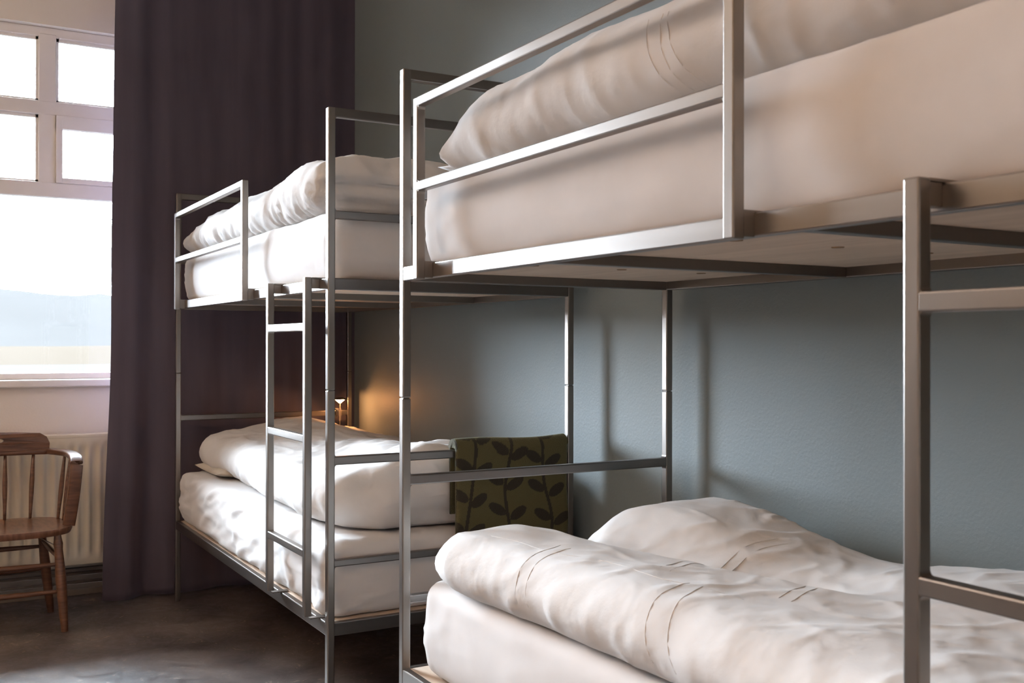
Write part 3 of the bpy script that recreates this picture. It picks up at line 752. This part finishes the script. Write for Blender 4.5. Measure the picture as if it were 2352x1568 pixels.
# bow: arm plank bent round from the back to the front posts
def bow_pt(t):
    """t in -1..1, left front to right front; returns x,y,z centre of the arm"""
    s = abs(t); sg = 1 if t > 0 else -1
    if s < .5:
        u = s/.5; return Vector((-.235+.015*u**3, sg*.235*u, .708))
    u = (s-.5)/.5
    a = u*math.pi/2
    return Vector((-.22+.285*u, sg*(.235+.072*math.sin(min(a*1.6, math.pi/2))), .708-.006*u))
def plank(bm, pts, w, h, up=Vector((0, 0, 1))):
    rows_ = []
    for i, p_ in enumerate(pts):
        t = (pts[min(i+1, len(pts)-1)]-pts[max(i-1, 0)]).normalized()
        wi, hi = (w[i] if isinstance(w, list) else w), (h[i] if isinstance(h, list) else h)
        if abs(t.z) > .75: side = Vector((0, 1, 0)) if p_.y > 0 else Vector((0, -1, 0)); upv = side.cross(t).normalized(); side = t.cross(upv)
        else: side = t.cross(up).normalized(); upv = side.cross(t)
        r = []
        for a in range(16):
            an = 2*math.pi*(a+.5)/16; c, s = math.cos(an), math.sin(an); e = .5
            r.append(bm.verts.new(p_+side*wi/2*math.copysign(abs(c)**e, c)+upv*hi/2*math.copysign(abs(s)**e, s)))
        rows_.append(r)
    for a, b_ in zip(rows_, rows_[1:]):
        for k in range(16): bm.faces.new((a[k], a[(k+1) % 16], b_[(k+1) % 16], b_[k]))
    bm.faces.new(rows_[0]); bm.faces.new(rows_[-1][::-1])
bm = bmesh.new(); plank(bm, [bow_pt(-1+2*k/60) for k in range(61)], [.050-.008*gs(-1+2*k/60, 0, .3) for k in range(61)], .026)
fixn(bm); link('arm_bow', bm, M_WOOD, ch, smooth=True, angle=50)
for sg in (-1, 1):
    bm = bmesh.new(); e = bow_pt(sg*1.0); pts = []
    for t in range(15):
        u = t/14; a = min(1, u/.35)*math.pi/2
        pts.append(Vector((e.x+.055*math.sin(a)-.035*max(0, u-.35)*1.2+.0, e.y-sg*.030*u*u, e.z-.04*(1-math.cos(a))-.262*max(0, (u-.35)/.65)*.92)))
    plank(bm, pts, .050, [.026+.002*u for u in range(15)][:15] if 0 else .026); fixn(bm); link('arm_post', bm, M_WOOD, ch, smooth=True, angle=50)
# crest with hand slot
bm = bmesh.new()
out = [(-.232, 0), (.232, 0), (.234, .030), (.222, .058), (.196, .074), (.10, .080), (0, .082), (-.10, .080), (-.196, .074), (-.222, .058), (-.234, .030)]
slot = [(.052*math.cos(2*math.pi*k/16)*1.0 if 0 else math.copysign(abs(math.cos(2*math.pi*k/16))**.7, math.cos(2*math.pi*k/16))*.050, .045+.0115*math.sin(2*math.pi*k/16)) for k in range(16)]
def cr(y, z, s): # crest curved slightly in plan
    return (-.238+.02*(y/.23)**2*0+s*.011+(.018*(abs(y)/.23)**3), y, .716+z)
from mathutils.geometry import tessellate_polygon
poly = [[Vector((y, z, 0)) for y, z in out], [Vector((y, z, 0)) for y, z in slot[::-1]]]
flat = [q for pl_ in poly for q in pl_]; tris = tessellate_polygon(poly)
for s in (-1, 1):
    vs = [bm.verts.new(cr(q.x, q.y, s)) for q in flat]
    for t in tris:
        bm.faces.new([vs[i] for i in t])
    if s == -1: back = vs
    else: front = vs
no = len(out)
for a0, cnt in ((0, no), (no, len(slot))):
    for k in range(cnt):
        i, j = a0+k, a0+(k+1) % cnt
        bm.faces.new((back[i], back[j], front[j], front[i]))
fixn(bm); link('crest_rail', bm, M_WOOD, ch)
for t in (-.86, -.76, -.66, -.36, -.12, .12, .36, .66, .76, .86):
    p_ = bow_pt(t); bm = bmesh.new()
    q = Vector((p_.x*.80+.012 if abs(t) < .5 else p_.x*.82+.008, p_.y*.89, zt-.012)); a = p_-Vector((0, 0, .006))
    ts = (0, .15, .4, .6, .85, 1); rs = (.006, .0072, .0098, .0102, .0075, .006)
    tube(bm, [q.lerp(a, k) for k in ts], list(rs), 10); fixn(bm); link('spindle', bm, M_WOOD, ch, smooth=True)
